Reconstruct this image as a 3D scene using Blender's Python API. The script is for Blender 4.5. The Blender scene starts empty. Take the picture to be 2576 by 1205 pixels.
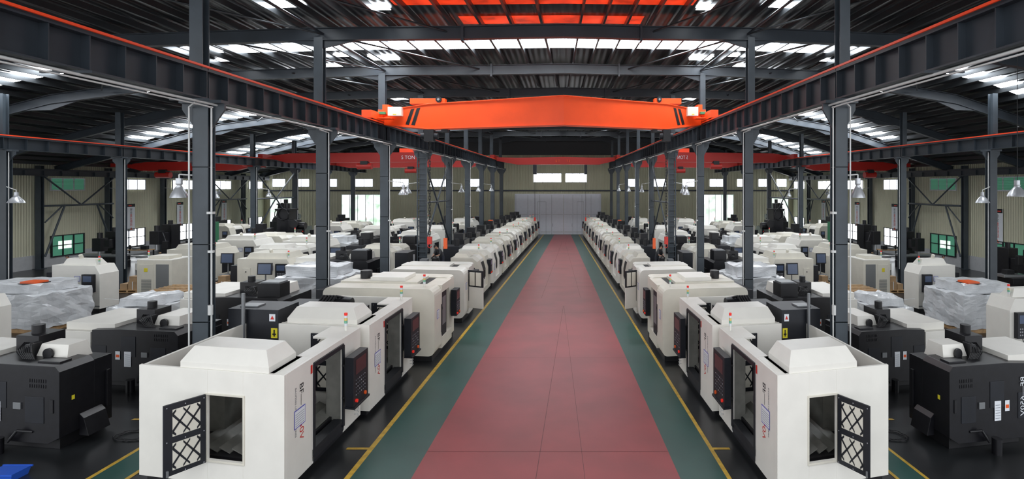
import bpy, math, random
from mathutils import Vector, Matrix, noise
random.seed(7)
F=1400.0; C=47/1400.0; S=0.765; H=6.0
scene=bpy.context.scene
try:
    scene.view_settings.view_transform='Standard'
    scene.view_settings.exposure=0.28
except Exception: pass

# ---------------- materials ----------------
MATS={}
def mat(name,col,rough=0.5,metal=0.0,emit=0.0,var=0.0,vscale=3.0,bump=0.0,bscale=20.0,coat=0.0,col2=None):
    m=bpy.data.materials.new(name); m.use_nodes=True
    nt=m.node_tree; bs=nt.nodes['Principled BSDF']
    bs.inputs['Base Color'].default_value=(*col,1)
    bs.inputs['Roughness'].default_value=rough
    bs.inputs['Metallic'].default_value=metal
    if coat: bs.inputs['Coat Weight'].default_value=coat
    if emit:
        bs.inputs['Emission Color'].default_value=(*col,1)
        bs.inputs['Emission Strength'].default_value=emit
    if var or bump:
        tc=nt.nodes.new('ShaderNodeTexCoord')
    if var:
        n=nt.nodes.new('ShaderNodeTexNoise'); n.inputs['Scale'].default_value=vscale; n.inputs['Detail'].default_value=6
        r=nt.nodes.new('ShaderNodeValToRGB')
        c2=col2 if col2 else tuple(c*(1-var) for c in col)
        r.color_ramp.elements[0].position=0.35; r.color_ramp.elements[0].color=(*c2,1)
        r.color_ramp.elements[1].position=0.65; r.color_ramp.elements[1].color=(*col,1)
        nt.links.new(tc.outputs['Object'],n.inputs['Vector'])
        nt.links.new(n.outputs['Fac'],r.inputs['Fac'])
        nt.links.new(r.outputs['Color'],bs.inputs['Base Color'])
        if emit: nt.links.new(r.outputs['Color'],bs.inputs['Emission Color'])
    if bump:
        n2=nt.nodes.new('ShaderNodeTexNoise'); n2.inputs['Scale'].default_value=bscale; n2.inputs['Detail'].default_value=3
        b=nt.nodes.new('ShaderNodeBump'); b.inputs['Strength'].default_value=bump; b.inputs['Distance'].default_value=0.05
        nt.links.new(tc.outputs['Object'],n2.inputs['Vector'])
        nt.links.new(n2.outputs['Fac'],b.inputs['Height']); nt.links.new(b.outputs['Normal'],bs.inputs['Normal'])
    MATS[name]=m; return m
def ribs(name,axis,scale,strength=0.6,dist=0.05):
    m=MATS[name]; nt=m.node_tree; bs=nt.nodes['Principled BSDF']
    tc=nt.nodes.new('ShaderNodeTexCoord'); w=nt.nodes.new('ShaderNodeTexWave')
    w.bands_direction=axis; w.inputs['Scale'].default_value=scale; w.wave_profile='SIN'
    b=nt.nodes.new('ShaderNodeBump'); b.inputs['Strength'].default_value=strength; b.inputs['Distance'].default_value=dist
    nt.links.new(tc.outputs['Object'],w.inputs['Vector']); nt.links.new(w.outputs['Fac'],b.inputs['Height'])
    nt.links.new(b.outputs['Normal'],bs.inputs['Normal'])
mat('white',(0.82,0.80,0.74),0.38,var=0.05,vscale=2)
mat('cream',(0.72,0.69,0.60),0.4,var=0.08,vscale=2)
mat('inner',(0.20,0.20,0.18),0.5,var=0.3,vscale=3)
mat('navy',(0.009,0.011,0.017),0.5,var=0.3,vscale=4)
mat('dark',(0.007,0.007,0.009),0.5)
mat('machblack',(0.008,0.008,0.011),0.38,var=0.4,vscale=6)
mat('grey',(0.22,0.23,0.24),0.4,metal=0.4)
mat('steelpart',(0.45,0.46,0.48),0.3,metal=0.8)
mat('screen',(0.03,0.008,0.010),0.25,emit=0.3)
mat('screenblue',(0.05,0.07,0.12),0.2,emit=0.3)
mat('key',(0.35,0.35,0.38),0.5)
mat('red',(0.62,0.03,0.02),0.4)
mat('redlight',(0.75,0.03,0.02),0.3,emit=0.2)
mat('yellowlight',(0.75,0.6,0.2),0.3)
mat('greenlight',(0.2,0.5,0.35),0.3)
mat('orange',(0.85,0.12,0.02),0.4)
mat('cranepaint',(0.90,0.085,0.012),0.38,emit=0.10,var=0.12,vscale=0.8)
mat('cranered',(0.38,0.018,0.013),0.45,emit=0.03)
mat('paper',(0.75,0.78,0.82),0.6)
mat('paperblue',(0.12,0.12,0.5),0.6)
mat('texgrey',(0.12,0.13,0.16),0.5)
mat('labelyellow',(0.75,0.65,0.03),0.5)
mat('colpaint',(0.050,0.064,0.078),0.42,var=0.25,vscale=1.5)
mat('beampaint',(0.028,0.037,0.048),0.45,var=0.25,vscale=1.2)
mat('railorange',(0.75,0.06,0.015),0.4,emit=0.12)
mat('purlinsteel',(0.07,0.078,0.085),0.35,metal=0.6)
mat('roofsheet',(0.055,0.062,0.072),0.33,metal=0.75,var=0.65,vscale=0.35); ribs('roofsheet','X',1.1,0.5,0.05)
mat('roofglint',(0.70,0.040,0.008),0.3,metal=0.3,emit=1.1,var=0.6,vscale=1.2)  # red reflection painted as a glowing colour
mat('skylight',(0.92,0.96,1.0),0.5,emit=18.0)
mat('windowpane',(0.93,0.97,1.0),0.2,emit=4.0)
mat('doorway',(0.95,0.98,1.0),0.3,emit=1.3,var=0.5,vscale=0.9,col2=(0.36,0.52,0.38))
mat('louvre',(0.08,0.28,0.18),0.4,emit=0.3)
mat('wallcream',(0.62,0.61,0.45),0.55,var=0.08,vscale=0.4); ribs('wallcream','Y',1.6,0.7,0.05)
mat('wallend',(0.52,0.51,0.36),0.55,var=0.08,vscale=0.4); ribs('wallend','X',1.6,0.7,0.05)
mat('wainscot',(0.50,0.51,0.52),0.5,var=0.1)
mat('doorwhite',(0.74,0.76,0.82),0.45,var=0.04)
mat('doorjoint',(0.30,0.31,0.34),0.5)
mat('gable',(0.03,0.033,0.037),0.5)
mat('floorgrey',(0.020,0.022,0.024),0.28,var=0.45,vscale=0.8)
mat('floorred',(0.30,0.034,0.040),0.36,var=0.22,vscale=0.7)
mat('floorgreen',(0.012,0.072,0.058),0.38,var=0.2,vscale=0.7)
mat('flooryellow',(0.58,0.36,0.03),0.45,var=0.3,vscale=6)
mat('joint',(0.10,0.02,0.02),0.6)
mat('film',(0.66,0.68,0.70),0.20,bump=0.55,bscale=3.0,var=0.12,vscale=2)
mat('wood',(0.52,0.32,0.15),0.6,var=0.3,vscale=7)
mat('cardboard',(0.40,0.26,0.14),0.7,var=0.2)
mat('conduit',(0.62,0.63,0.62),0.4)
mat('lampshade',(0.55,0.57,0.60),0.3,metal=0.5)
mat('chain',(0.03,0.03,0.03),0.4,metal=0.6)
mat('bluebin',(0.02,0.10,0.55),0.4)
mat('skin',(0.50,0.28,0.19),0.55)
mat('hair',(0.012,0.010,0.010),0.6)
mat('shirt',(0.055,0.057,0.062),0.8,bump=0.3,bscale=15)
mat('trousers',(0.03,0.035,0.05),0.8)
mat('shoe',(0.01,0.01,0.01),0.5)
mat('green_ind',(0.05,0.25,0.12),0.5)
ML=list(MATS.keys())

# ---------------- builder ----------------
_tc={}
def textmesh(s):
    if s in _tc: return _tc[s]
    cu=bpy.data.curves.new('t','FONT'); cu.body=s; cu.size=1.0; cu.resolution_u=3; cu.align_x='LEFT'
    o=bpy.data.objects.new('t',cu); bpy.context.collection.objects.link(o)
    bpy.context.view_layer.update()
    me=bpy.data.meshes.new_from_object(o.evaluated_get(bpy.context.evaluated_depsgraph_get()))
    r=([tuple(v.co) for v in me.vertices],[tuple(p.vertices) for p in me.polygons])
    bpy.data.objects.remove(o); bpy.data.meshes.remove(me); bpy.data.curves.remove(cu)
    _tc[s]=r; return r
class B:
    def __init__(s): s.v=[]; s.f=[]; s.m=[]; s.sm=set()
    def add(s,vs,fs,m,smooth=False):
        n=len(s.v); s.v+= [tuple(x) for x in vs]
        for f in fs:
            if smooth: s.sm.add(len(s.f))
            s.f.append(tuple(i+n for i in f)); s.m.append(m)
    def box(s,x0,x1,y0,y1,z0,z1,m):
        if x0>x1:x0,x1=x1,x0
        if y0>y1:y0,y1=y1,y0
        if z0>z1:z0,z1=z1,z0
        s.add([(x0,y0,z0),(x1,y0,z0),(x1,y1,z0),(x0,y1,z0),(x0,y0,z1),(x1,y0,z1),(x1,y1,z1),(x0,y1,z1)],
              [(0,3,2,1),(4,5,6,7),(0,1,5,4),(1,2,6,5),(2,3,7,6),(3,0,4,7)],m)
    def obox(s,o,e1,e2,e3,m):
        o=Vector(o);e1=Vector(e1);e2=Vector(e2);e3=Vector(e3)
        if e1.cross(e2).dot(e3)<0: e1,e2=e2,e1
        s.add([o,o+e1,o+e1+e2,o+e2,o+e3,o+e1+e3,o+e1+e2+e3,o+e2+e3],
              [(0,3,2,1),(4,5,6,7),(0,1,5,4),(1,2,6,5),(2,3,7,6),(3,0,4,7)],m)
    def prism(s,pts,axis,t0,t1,m):
        def mk(p,t):
            if axis==0: return (t,p[0],p[1])
            if axis==1: return (p[0],t,p[1])
            return (p[0],p[1],t)
        n=len(pts)
        vs=[mk(p,t0) for p in pts]+[mk(p,t1) for p in pts]
        fs=[tuple(range(n))[::-1],tuple(range(n,2*n))]+[(i,(i+1)%n,n+(i+1)%n,n+i) for i in range(n)]
        s.add(vs,fs,m)
    def frus(s,b0,b1,m):
        def q(b): return [(b[0],b[2],b[4]),(b[1],b[2],b[4]),(b[1],b[3],b[4]),(b[0],b[3],b[4])]
        s.add(q(b0)+q(b1),[(0,3,2,1),(4,5,6,7),(0,1,5,4),(1,2,6,5),(2,3,7,6),(3,0,4,7)],m)
    def cyl(s,p0,p1,r0,m,r1=None,n=10):
        if r1 is None:r1=r0
        p0=Vector(p0);p1=Vector(p1);d=(p1-p0).normalized()
        a=d.orthogonal().normalized();b=d.cross(a)
        vs=[];
        for p,r in((p0,r0),(p1,r1)):
            for i in range(n):
                t=2*math.pi*i/n; vs.append(p+a*math.cos(t)*r+b*math.sin(t)*r)
        s.add(vs,[(i,(i+1)%n,n+(i+1)%n,n+i) for i in range(n)],m,True)
        s.add(vs,[tuple(range(n))[::-1],tuple(range(n,2*n))],m)
    def path(s,pts,r,m,n=8):
        for i in range(len(pts)-1): s.cyl(pts[i],pts[i+1],r,m,n=n)
    def rev(s,prof,c,m,n=24):
        vs=[]
        for r,z in prof:
            for i in range(n):
                t=2*math.pi*i/n; vs.append((c[0]+r*math.cos(t),c[1]+r*math.sin(t),c[2]+z))
        fs=[]
        for k in range(len(prof)-1):
            for i in range(n): fs.append((k*n+i,k*n+(i+1)%n,(k+1)*n+(i+1)%n,(k+1)*n+i))
        s.add(vs,fs,m,True)
    def quad(s,pts,m): s.add(pts,[tuple(range(len(pts)))],m)
    def text(s,t,o,ex,ey,size,m):
        vs,fs=textmesh(t); o=Vector(o);ex=Vector(ex)*size;ey=Vector(ey)*size
        s.add([o+ex*v[0]+ey*v[1] for v in vs],fs,m)
    def wrapbox(s,u0,u1,v0,v1,z0,z1,m,n=9,amp=0.06):
        def g(o,e1,e2):
            vs=[];fs=[]
            for i in range(n+1):
                for j in range(n+1):
                    p=Vector(o)+Vector(e1)*i/n+Vector(e2)*j/n
                    q=p+Vector((noise.noise(p*2.1),noise.noise(p*2.1+Vector((9,0,0))),noise.noise(p*2.1+Vector((0,9,0)))))*amp*2
                    q.z=max(q.z,z0)
                    vs.append(q)
            for i in range(n):
                for j in range(n):
                    a=i*(n+1)+j; fs.append((a,a+1,a+n+2,a+n+1))
            s.add(vs,fs,m,False)
        U=u1-u0;V=v1-v0;Z=z1-z0
        g((u0,v0,z0),(U,0,0),(0,0,Z)); g((u0,v1,z0),(U,0,0),(0,0,Z))
        g((u0,v0,z0),(0,V,0),(0,0,Z)); g((u1,v0,z0),(0,V,0),(0,0,Z))
        g((u0,v0,z1),(U,0,0),(0,V,0))
def obj_from(name,vs,fs,ms,sm,bevel=0):
    xs=[v[0] for v in vs]; ys=[v[1] for v in vs]; zs=[v[2] for v in vs]
    o=Vector(((min(xs)+max(xs))/2,(min(ys)+max(ys))/2,min(zs)))
    me=bpy.data.meshes.new(name); me.from_pydata([Vector(v)-o for v in vs],[],fs)
    used=sorted(set(ms),key=ML.index)
    for k in used: me.materials.append(MATS[k])
    ix={k:i for i,k in enumerate(used)}
    me.polygons.foreach_set('material_index',[ix[k] for k in ms])
    me.polygons.foreach_set('use_smooth',[i in sm for i in range(len(fs))])
    me.update()
    ob=bpy.data.objects.new(name,me); ob.location=o
    bpy.context.collection.objects.link(ob)
    if bevel:
        md=ob.modifiers.new('Bevel','BEVEL'); md.width=bevel; md.segments=2; md.limit_method='ANGLE'; md.angle_limit=math.radians(50)
    return ob
def W(a,Y,z): return (C*Y-a,Y,z)
def put(b,name,f=W,bevel=0,both=True,joined=False):
    L=[f(*v) for v in b.v]; R=[(-S*p[0],p[1],p[2]) for p in L]
    FL=[t[::-1] for t in b.f]
    if joined:
        n=len(L); return obj_from(name,L+R,FL+[tuple(i+n for i in t) for t in b.f],b.m+b.m,b.sm|{i+len(b.f) for i in b.sm},bevel)
    obj_from(name,L,FL,b.m,b.sm,bevel)
    if both: obj_from(name,R,b.f,b.m,b.sm,bevel)
def at(a0,Y0,k=0.12,z=0):
    return lambda u,v,zz: W(a0+u,Y0+v+k*u,zz+z)

# ---------------- floor ----------------
YE=70.0
def strip(b,a0,a1,y0,y1,z,m,centre=False):
    if centre: a0=-99
    b.quad([(max(a0,C*y0),y0,z),(a1,y0,z),(a1,y1,z),(max(a0,C*y1),y1,z)],m)
fl=B()
strip(fl,3.52,4.78,-4,YE,0.004,'floorgreen')
strip(fl,0,3.52,-4,YE,0.004,'floorred',True)
strip(fl,4.78,4.90,-4,YE,0.004,'flooryellow')
strip(fl,4.90,40,-4,YE,0,'floorgrey')
strip(fl,0.95,0.962,4,28,0.0065,'joint')
strip(fl,2.2,2.212,30,60,0.0065,'joint')
for yy in (12.6,19.5,26.5,33.5,41,50,60):
    strip(fl,0,3.5,yy,yy+0.012,0.0065,'joint',True)
strip(fl,9.4,10.1,5,14,0.005,'floorgreen')
strip(fl,10.1,10.2,5,14,0.006,'flooryellow')
strip(fl,9.3,9.4,5,14,0.006,'flooryellow')
strip(fl,10.3,11.6,14.3,14.4,0.006,'flooryellow')
strip(fl,4.9,5.4,12.7,12.8,0.005,'flooryellow')
put(fl,'floor',joined=True)

# ---------------- roof ----------------
PROF=[(0,6.4),(10,6.3),(18,6.1),(27,4.95),(40,1.75)]
def rz(a):
    if a<=0: return H+PROF[0][1]
    for (a0,z0),(a1,z1) in zip(PROF,PROF[1:]):
        if a<=a1: return H+z0+(z1-z0)*(a-a0)/(a1-a0)
    return H+PROF[-1][1]
YR=6.0
rf=B()
ks=[0,10,18,27,40]
for i in range(4):
    a0,a1=ks[i],ks[i+1]
    if i==0:
        for j in range(8):
            y0=YR+(YE-YR)*j/8;y1=YR+(YE-YR)*(j+1)/8
            q=[(C*y0,y0),(a1,y0),(a1,y1),(C*y1,y1)]
            rf.quad([(a,y,rz(a)) for a,y in q],'roofsheet'); rf.quad([(a,y,rz(a)+.1) for a,y in q][::-1],'roofsheet')
    else:
        q=[(a0,YR),(a1,YR),(a1,YE),(a0,YE)]
        rf.quad([(a,y,rz(a)) for a,y in q],'roofsheet'); rf.quad([(a,y,rz(a)+.1) for a,y in q][::-1],'roofsheet')
put(rf,'ceiling',joined=True)
sk=B()
def skyl(a0,a1,y0,y1,m='skylight',b=None,sl=0.0):
    b=b or sk
    cuts=[a0]+[k for k in ks if a0<k<a1]+[a1]
    for p,q in zip(cuts,cuts[1:]):
        P=[(max(p,C*y0),y0),(q,y0),(q,y1),(max(p,C*y1),y1)]
        b.quad([(a,y+sl*(a-a0),rz(a)-0.04) for a,y in P],m)
skyl(0,15.5,24.2,25.4)
skyl(16.3,17.5,24.2,25.3)
skyl(9.0,10.3,26.6,27.5); skyl(6.8,7.5,19.2,19.8); skyl(9.6,10.7,18.8,19.4)
skyl(10,13.5,30,31); skyl(14.5,17,30,30.6)
skyl(10.5,13,38.5,39.5)
skyl(0.6,9,44,45.0); skyl(11,16,45,46.0)
skyl(22.5,30,24.6,25.7,sl=.12)
skyl(19,33,39.4,41.0,sl=.05)
skyl(12,17,52,53.5); skyl(20,34,53,55)
skyl(2.5,9,57,58)  # extra strip, added to light the far end of the hall
skyl(34,39,30,31.0)
for i in range(12):
    a=random.uniform(10,26); y=random.uniform(24,60); skyl(a,a+random.uniform(.5,1.6),y,y+.45)
put(sk,'skylight',joined=True)
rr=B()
skyl(0,6.5,18.4,19.3,'roofglint',rr); skyl(0,4.6,20.6,21.6,'roofglint',rr)  # red glints of the glossy roof, painted on as strips
put(rr,'red_roof_reflection',joined=True)
pu=B(); a=0.35
while a<40:
    y1=min(YE-.1,a/C-0.05)
    if y1>YR+1:
        z=rz(a); w=0.05
        pu.box(a-w/2,a+w/2,YR,y1,z-0.24,z-0.045,'purlinsteel')
        pu.box(a-w/2,a+w/2+.05,YR,y1,z-0.26,z-0.24,'purlinsteel')
    a+=1.15
put(pu,'roof_purlins',joined=True)
ROWS=[14.49+6.65*n for n in range(0,9)]
def beam_poly(b,pts,wd,dp,m):
    for (p,q) in zip(pts,pts[1:]):
        p=Vector(p);q=Vector(q); d=q-p
        b.obox(p+Vector((0,-0.03,-dp)),d,(0,0.06,0),(0,0,dp),m)
        b.obox(p+Vector((0,-wd/2,-dp-.03)),d,(0,wd,0),(0,0,0.04),m)
        b.obox(p+Vector((0,-wd/2,-0.03)),d,(0,wd,0),(0,0,0.03),m)
for n,Yn in enumerate(ROWS):
    b=B(); kk=0.03
    yc=Yn-kk*9.4
    pts=[(C*yc,yc,rz(0)-.32)]
    for a in (4.5,9.85,18,27,39.8):
        pts.append((a,Yn+kk*(a-9.85),rz(a)-.27-(.05 if a<9 else 0)))
    pts=[(p[0],min(p[1],69.6),p[2]) for p in pts]
    beam_poly(b,pts,0.26,0.45,'beampaint')
    for a in (9.85,27):
        y=min(Yn+kk*(a-9.85),69.6); z=rz(a)-.7
        for sgn in (-1,1):
            b.prism([(a,z-.35),(a+sgn*1.6,rz(a+sgn*1.6)-.7),(a,z)],1,y-.04,y+.04,'beampaint')
    b.box(4.45,4.55,pts[1][1]-.16,pts[1][1]+.16,rz(4.5)-.9,rz(4.5)-.27,'beampaint')
    put(b,'roof_rafter',joined=True)
br=B()
for n in range(0,8):
    y0,y1=ROWS[n],ROWS[n+1]
    z=rz(9.85)-.5
    br.cyl((9.85,y0,z),(5,y1,rz(5)-.5),0.035,'purlinsteel',n=6)
    br.cyl((14.5,y0,rz(14.5)-.5),(9.85,y1,z),0.035,'purlinsteel',n=6)
    br.cyl((18,y0,rz(18)-.5),(24,y1,rz(24)-.5),0.035,'purlinsteel',n=6)
    br.cyl((9.85,y0,z),(9.85,y1,z),0.05,'beampaint',n=6)
put(br,'roof_brace_rod',joined=True)

# ---------------- walls ----------------
w=B()
w.box(40,40.25,20,YE,1.0,rz(40)+.15,'wallcream')
w.box(39.97,40.25,20,YE,0,1.0,'wainscot')
L=[W(*v) for v in w.v]
obj_from('wall_left',L,[t[::-1] for t in w.f],w.m,set())
obj_from('wall_right',[(-S*p[0],p[1],p[2]) for p in L],w.f,w.m,set())
w=B()
XL=40-C*YE
def We(x,Y,z): return (-x,Y,z)
w.box(0,XL+.3,YE,YE+.25,0,10.0,'wallend')
def gz(x): return rz(x+C*YE)
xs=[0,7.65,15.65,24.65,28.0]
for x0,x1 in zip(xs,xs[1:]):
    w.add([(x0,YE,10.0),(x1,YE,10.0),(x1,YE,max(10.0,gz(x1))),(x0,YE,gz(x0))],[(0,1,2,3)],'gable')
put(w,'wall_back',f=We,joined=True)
d=B()
for i in range(4):
    x0=0.02+i*1.5; d.box(x0,x0+1.46,YE-.10,YE-.02,0.03,5.0,'doorwhite')
    d.box(x0+1.44,x0+1.50,YE-.09,YE-.02,.03,5.0,'doorjoint')
    d.box(x0+.08,x0+1.38,YE-.115,YE-.10,.3,.36,'wainscot'); d.box(x0+.08,x0+1.38,YE-.115,YE-.10,2.5,2.54,'wainscot')
d.box(0,6.12,YE-.14,YE-.02,5.0,5.12,'doorwhite'); d.box(6.02,6.14,YE-.14,YE-.02,0,5.1,'doorwhite')
d.box(1.35,1.39,YE-.17,YE-.1,1.0,1.4,'grey')
d.box(2.2,3.3,YE-.118,YE-.1,4.1,4.13,'doorjoint'); d.box(2.2,2.23,YE-.118,YE-.1,0.03,4.1,'doorjoint'); d.box(3.28,3.31,YE-.118,YE-.1,0.03,4.1,'doorjoint')
put(d,'door_1',f=We,joined=True)
def window_end(x0,x1,z0,z1,m='windowpane',nm='window_upper'):
    b=B(); b.box(x0,x1,YE-.03,YE-.01,z0,z1,m)
    t=.06
    b.box(x0-t,x1+t,YE-.07,YE-.005,z1,z1+t,'doorwhite'); b.box(x0-t,x1+t,YE-.07,YE-.005,z0-t,z0,'doorwhite')
    n=max(1,int((x1-x0)/1.0))
    for i in range(n+1):
        x=x0+(x1-x0)*i/n; b.box(x-t/2,x+t/2,YE-.06,YE-.02,z0,z1,'doorwhite')
    put(b,nm,f=We)
for i,(x0,x1) in enumerate([(.3,3.8),(10.4,12.4),(14.8,16.8),(19.5,21.5),(24,26.2),(28.5,30.5),(32,34),(35,36.6)]):
    window_end(x0,x1,(6.6 if i==0 else 6.05),(7.65 if i==0 else 6.95),nm='window_%d'%(i+1))
window_end(22.9,27.9,0.05,5.0,'doorway','door_2'); window_end(34.2,36.9,0.05,4.65,'doorway','door_3')
t=B(); t.box(0,XL,YE-.2,YE-.02,5.45,5.6,'beampaint'); put(t,'trim_1',f=We,joined=True)
for i in range(6):
    yc=37.0+6.2*i
    b=B(); z0,z1=5.78,6.62
    if i==1 or i==0:
        b.box(39.93,39.96,yc-1.4,yc+1.4,z0,z1,'louvre')
        for k in range(8): b.box(39.86,39.93,yc-1.4,yc+1.4,z0+k*.105,z0+k*.105+.02,'green_ind')
    else: b.box(39.93,39.96,yc-1.4,yc+1.4,z0,z1,'windowpane')
    for k in range(4):
        y=yc-1.4+2.8*k/3; b.box(39.88,39.97,y-.04,y+.04,z0,z1,'doorwhite')
    b.box(39.88,39.97,yc-1.45,yc+1.45,z1,z1+.07,'doorwhite'); b.box(39.88,39.97,yc-1.45,yc+1.45,z0-.07,z0,'doorwhite')
    put(b,'window_%d'%(10+i))
    b=B(); z0,z1=0.75,2.25
    b.box(39.93,39.96,yc-1.35,yc+1.35,z0,z1,'louvre' if i in(0,1) else 'windowpane')
    if i==1: b.box(39.92,39.94,yc-.8,yc+.3,z0+.5,z1-.4,'doorway')
    for k in range(4):
        y=yc-1.35+2.7*k/3; b.box(39.86,39.97,y-.04,y+.04,z0,z1,'navy')
    for z in (z0-.05,z1,(z0+z1)/2): b.box(39.86,39.97,yc-1.4,yc+1.4,z,z+.06,'navy')
    put(b,'window_%d'%(20+i))
# ---------------- columns ----------------
def icol(b,a,y,z1,w=.42,dp=.42,m='colpaint',z0=0):
    t=.03
    b.box(a-dp/2,a+dp/2,y-w/2,y-w/2+t,z0,z1,m)
    b.box(a-dp/2,a+dp/2,y+w/2-t,y+w/2,z0,z1,m)
    b.box(a-.015,a+.015,y-w/2+t,y+w/2-t,z0,z1,m)
    b.box(a-dp/2-.1,a+dp/2+.1,y-w/2-.1,y+w/2+.1,z0,z0+.03,m)
for n,Y in enumerate(ROWS):
    b=B(); a=9.85
    icol(b,a,Y,8.25,.30,.40)
    icol(b,a+.12,Y,rz(a)-.65,.28,.34,z0=8.25)
    b.box(a-.55,a+.55,Y-.16,Y+.16,8.16,8.24,'colpaint')
    for sg in(-1,1):
        b.prism([(a+sg*.2,7.5),(a+sg*.55,8.0),(a+sg*.55,8.18),(a+sg*.2,8.18)],1,Y-.03,Y+.03,'colpaint')
    for z in (2.5,4.5,6.5): b.box(a-.2,a+.2,Y-.15,Y+.15,z,z+.02,'colpaint')
    if n==3:
        for k in range(24): b.box(a-.27,a+.27,Y-.30,Y-.24,.4+k*.32,.44+k*.32,'colpaint')
        b.box(a-.3,a-.24,Y-.32,Y-.2,0,8.1,'colpaint'); b.box(a+.24,a+.3,Y-.32,Y-.2,0,8.1,'colpaint')
    if n<6:
        b.cyl((a-.26,Y-.1,1.2),(a-.26,Y-.1,8.05),.022,'conduit'); 
        b.cyl((a-.26,Y-.1,8.05),(a-.1,Y-.5,8.12),.022,'conduit')
        b.box(a-.33,a-.2,Y-.16,Y-.08,4.3,4.36,'conduit')
        if n==0:
            b.cyl((a+.25,Y-.2,1.2),(a+.25,Y-.2,8.05),.022,'conduit'); b.cyl((a+.25,Y-.2,8.05),(a-.1,Y-.5,8.12),.022,'conduit')
            b.box(a-.35,a-.2,Y-.2,Y-.08,5.3,5.36,'conduit')
            b.cyl((a-.26,Y-.14,2.7),(a-.26,Y-.14,2.95),.06,'conduit',n=14)
    put(b,'steel_column')
for n in range(-2,7):
    Y=32.6+6.58*n
    if Y>69: break
    b=B(); a=27
    icol(b,a,Y,7.7,.32,.42); icol(b,a+.1,Y,rz(a)-.6,.3,.3,z0=7.7)
    b.box(a-.5,a+.5,Y-.15,Y+.15,7.66,7.74,'colpaint')
    for sg in(-1,1): b.prism([(a+sg*.2,7.2),(a+sg*.5,7.5),(a+sg*.5,7.66),(a+sg*.2,7.66)],1,Y-.03,Y+.03,'colpaint')
    b.cyl((a-.28,Y-.1,1.2),(a-.28,Y-.1,7.6),.022,'conduit')
    put(b,'steel_column')
WC=[28.3,34.5,40.6,46.5,52.6,58.8,65.0]
for i,Y in enumerate(WC):
    b=B(); icol(b,39.6,Y,rz(39.6)-.3,.3,.4)
    b.box(39.1,39.8,Y-.12,Y+.12,6.72,6.8,'colpaint')
    put(b,'steel_column')
for (ya,yb) in ((40.6,46.5),(58.8,65.0)):
    b=B(); a=39.2; ym=(ya+yb)/2
    m='colpaint'
    b.cyl((a,ya,4.6),(a,yb,4.6),.07,m); b.cyl((a,ya,6.7),(a,ym,4.6),.06,m); b.cyl((a,yb,6.7),(a,ym,4.6),.06,m)
    b.cyl((a,ym-1.4,4.6),(a,ya,.9),.07,m); b.cyl((a,ym+1.4,4.6),(a,yb,.9),.07,m)
    b.cyl((a,ya,3.4),(a,ya+1.4,4.6),.05,m); b.cyl((a,yb,3.4),(a,yb-1.4,4.6),.05,m)
    put(b,'wall_cross_brace')
for (a,y0,y1,z1) in ((9.85,ROWS[3],ROWS[4],7.9),(27,45.76,52.34,7.4)):
    b=B(); ym=(y0+y1)/2
    b.cyl((a,y0,z1),(a,ym,5),.06,'colpaint');b.cyl((a,y1,z1),(a,ym,5),.06,'colpaint')
    b.cyl((a,y0,5),(a,y1,5),.06,'colpaint'); b.cyl((a,ym,5),(a,y0,2),.06,'colpaint'); b.cyl((a,ym,5),(a,y1,2),.06,'colpaint')
    put(b,'column_cross_brace')
# ---------------- runway beams ----------------
def runway(a,z0,z1,y0,y1,nm,wd=.36,orange=True,step=.85):
    b=B(); m='beampaint'
    b.box(a-wd/2,a+wd/2,y0,y1,z0,z0+.035,m); b.box(a-wd/2,a+wd/2,y0,y1,z1-.035,z1,m)
    b.box(a-.02,a+.02,y0,y1,z0,z1,m)
    y=y0+.3
    while y<y1:
        b.box(a-wd/2+.02,a+wd/2-.02,y,y+.025,z0+.03,z1-.03,m); y+=step
    b.box(a-.04,a+.04,y0,y1,z1,z1+.10,'beampaint')
    if orange:
        b.box(a+wd/2-.02,a+wd/2+.05,y0,y1,z1+.06,z1+.13,'railorange')
        b.box(a-wd/2-.03,a-wd/2+.02,y0,y1,z1+.05,z1+.10,'railorange')
    put(b,nm)
runway(9.85,8.25,9.0,5.5,69.5,'crane_runway_beam',.44)
runway(27,7.74,8.33,20,69.5,'crane_runway_beam',.36,step=1.1)
runway(39.1,6.8,7.2,26,69.5,'crane_runway_beam',.3,orange=False,step=1.4)
b=B(); b.path([(9.5,5.5,8.12),(9.5,69,8.12)],.03,'conduit',n=6)
b.path([(9.3,5.5,8.0),(9.3,14,8.0)],.018,'conduit',n=6)
y=7.2
while y<69: b.box(9.25,10.25,y,y+.05,8.15,8.2,'beampaint'); y+=3.3
put(b,'cable_conduit')

# ---------------- cranes ----------------
def girder(b,a0,a1,Yf,zt,zb,zte,zbe,m,th=.5,seam=False):
    tops=[(a0,zt),(a1-2.6,zt-.12),(a1-.3,zte)] if seam else [(a0+.3,zte),(a0+2,zt),(a1-2,zt),(a1-.3,zte)]
    bots=[(a0,zb),(a1-2.6,zb-.02),(a1-.3,zbe)] if seam else [(a0+.3,zbe),(a0+1.6,zb),(a1-1.6,zb),(a1-.3,zbe)]
    n=len(tops); vs=[]
    for dy in(0,th):
        for (a,z) in tops+bots[::-1]: 
            y=Yf(a)+dy; vs.append((a if not(seam and a==a0) else C*y,y,z))
    N=2*n
    for i in range(n-1):
        b.add([vs[i],vs[i+1],vs[N-2-i],vs[N-1-i]],[(0,1,2,3)],m)
        b.add([vs[N+i],vs[N+i+1],vs[N+N-2-i],vs[N+N-1-i]],[(3,2,1,0)],m)
    for i in range(N-1): 
        b.add([vs[i],vs[i+1],vs[N+i+1],vs[N+i]],[(0,3,2,1)],m)
k=0.26; Y0=26.9; Yf=lambda a: Y0+k*(a-9.85)
b=B()
girder(b,0.8,9.85,Yf,10.02,8.75,9.68,9.0,'cranepaint',seam=True)
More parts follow.
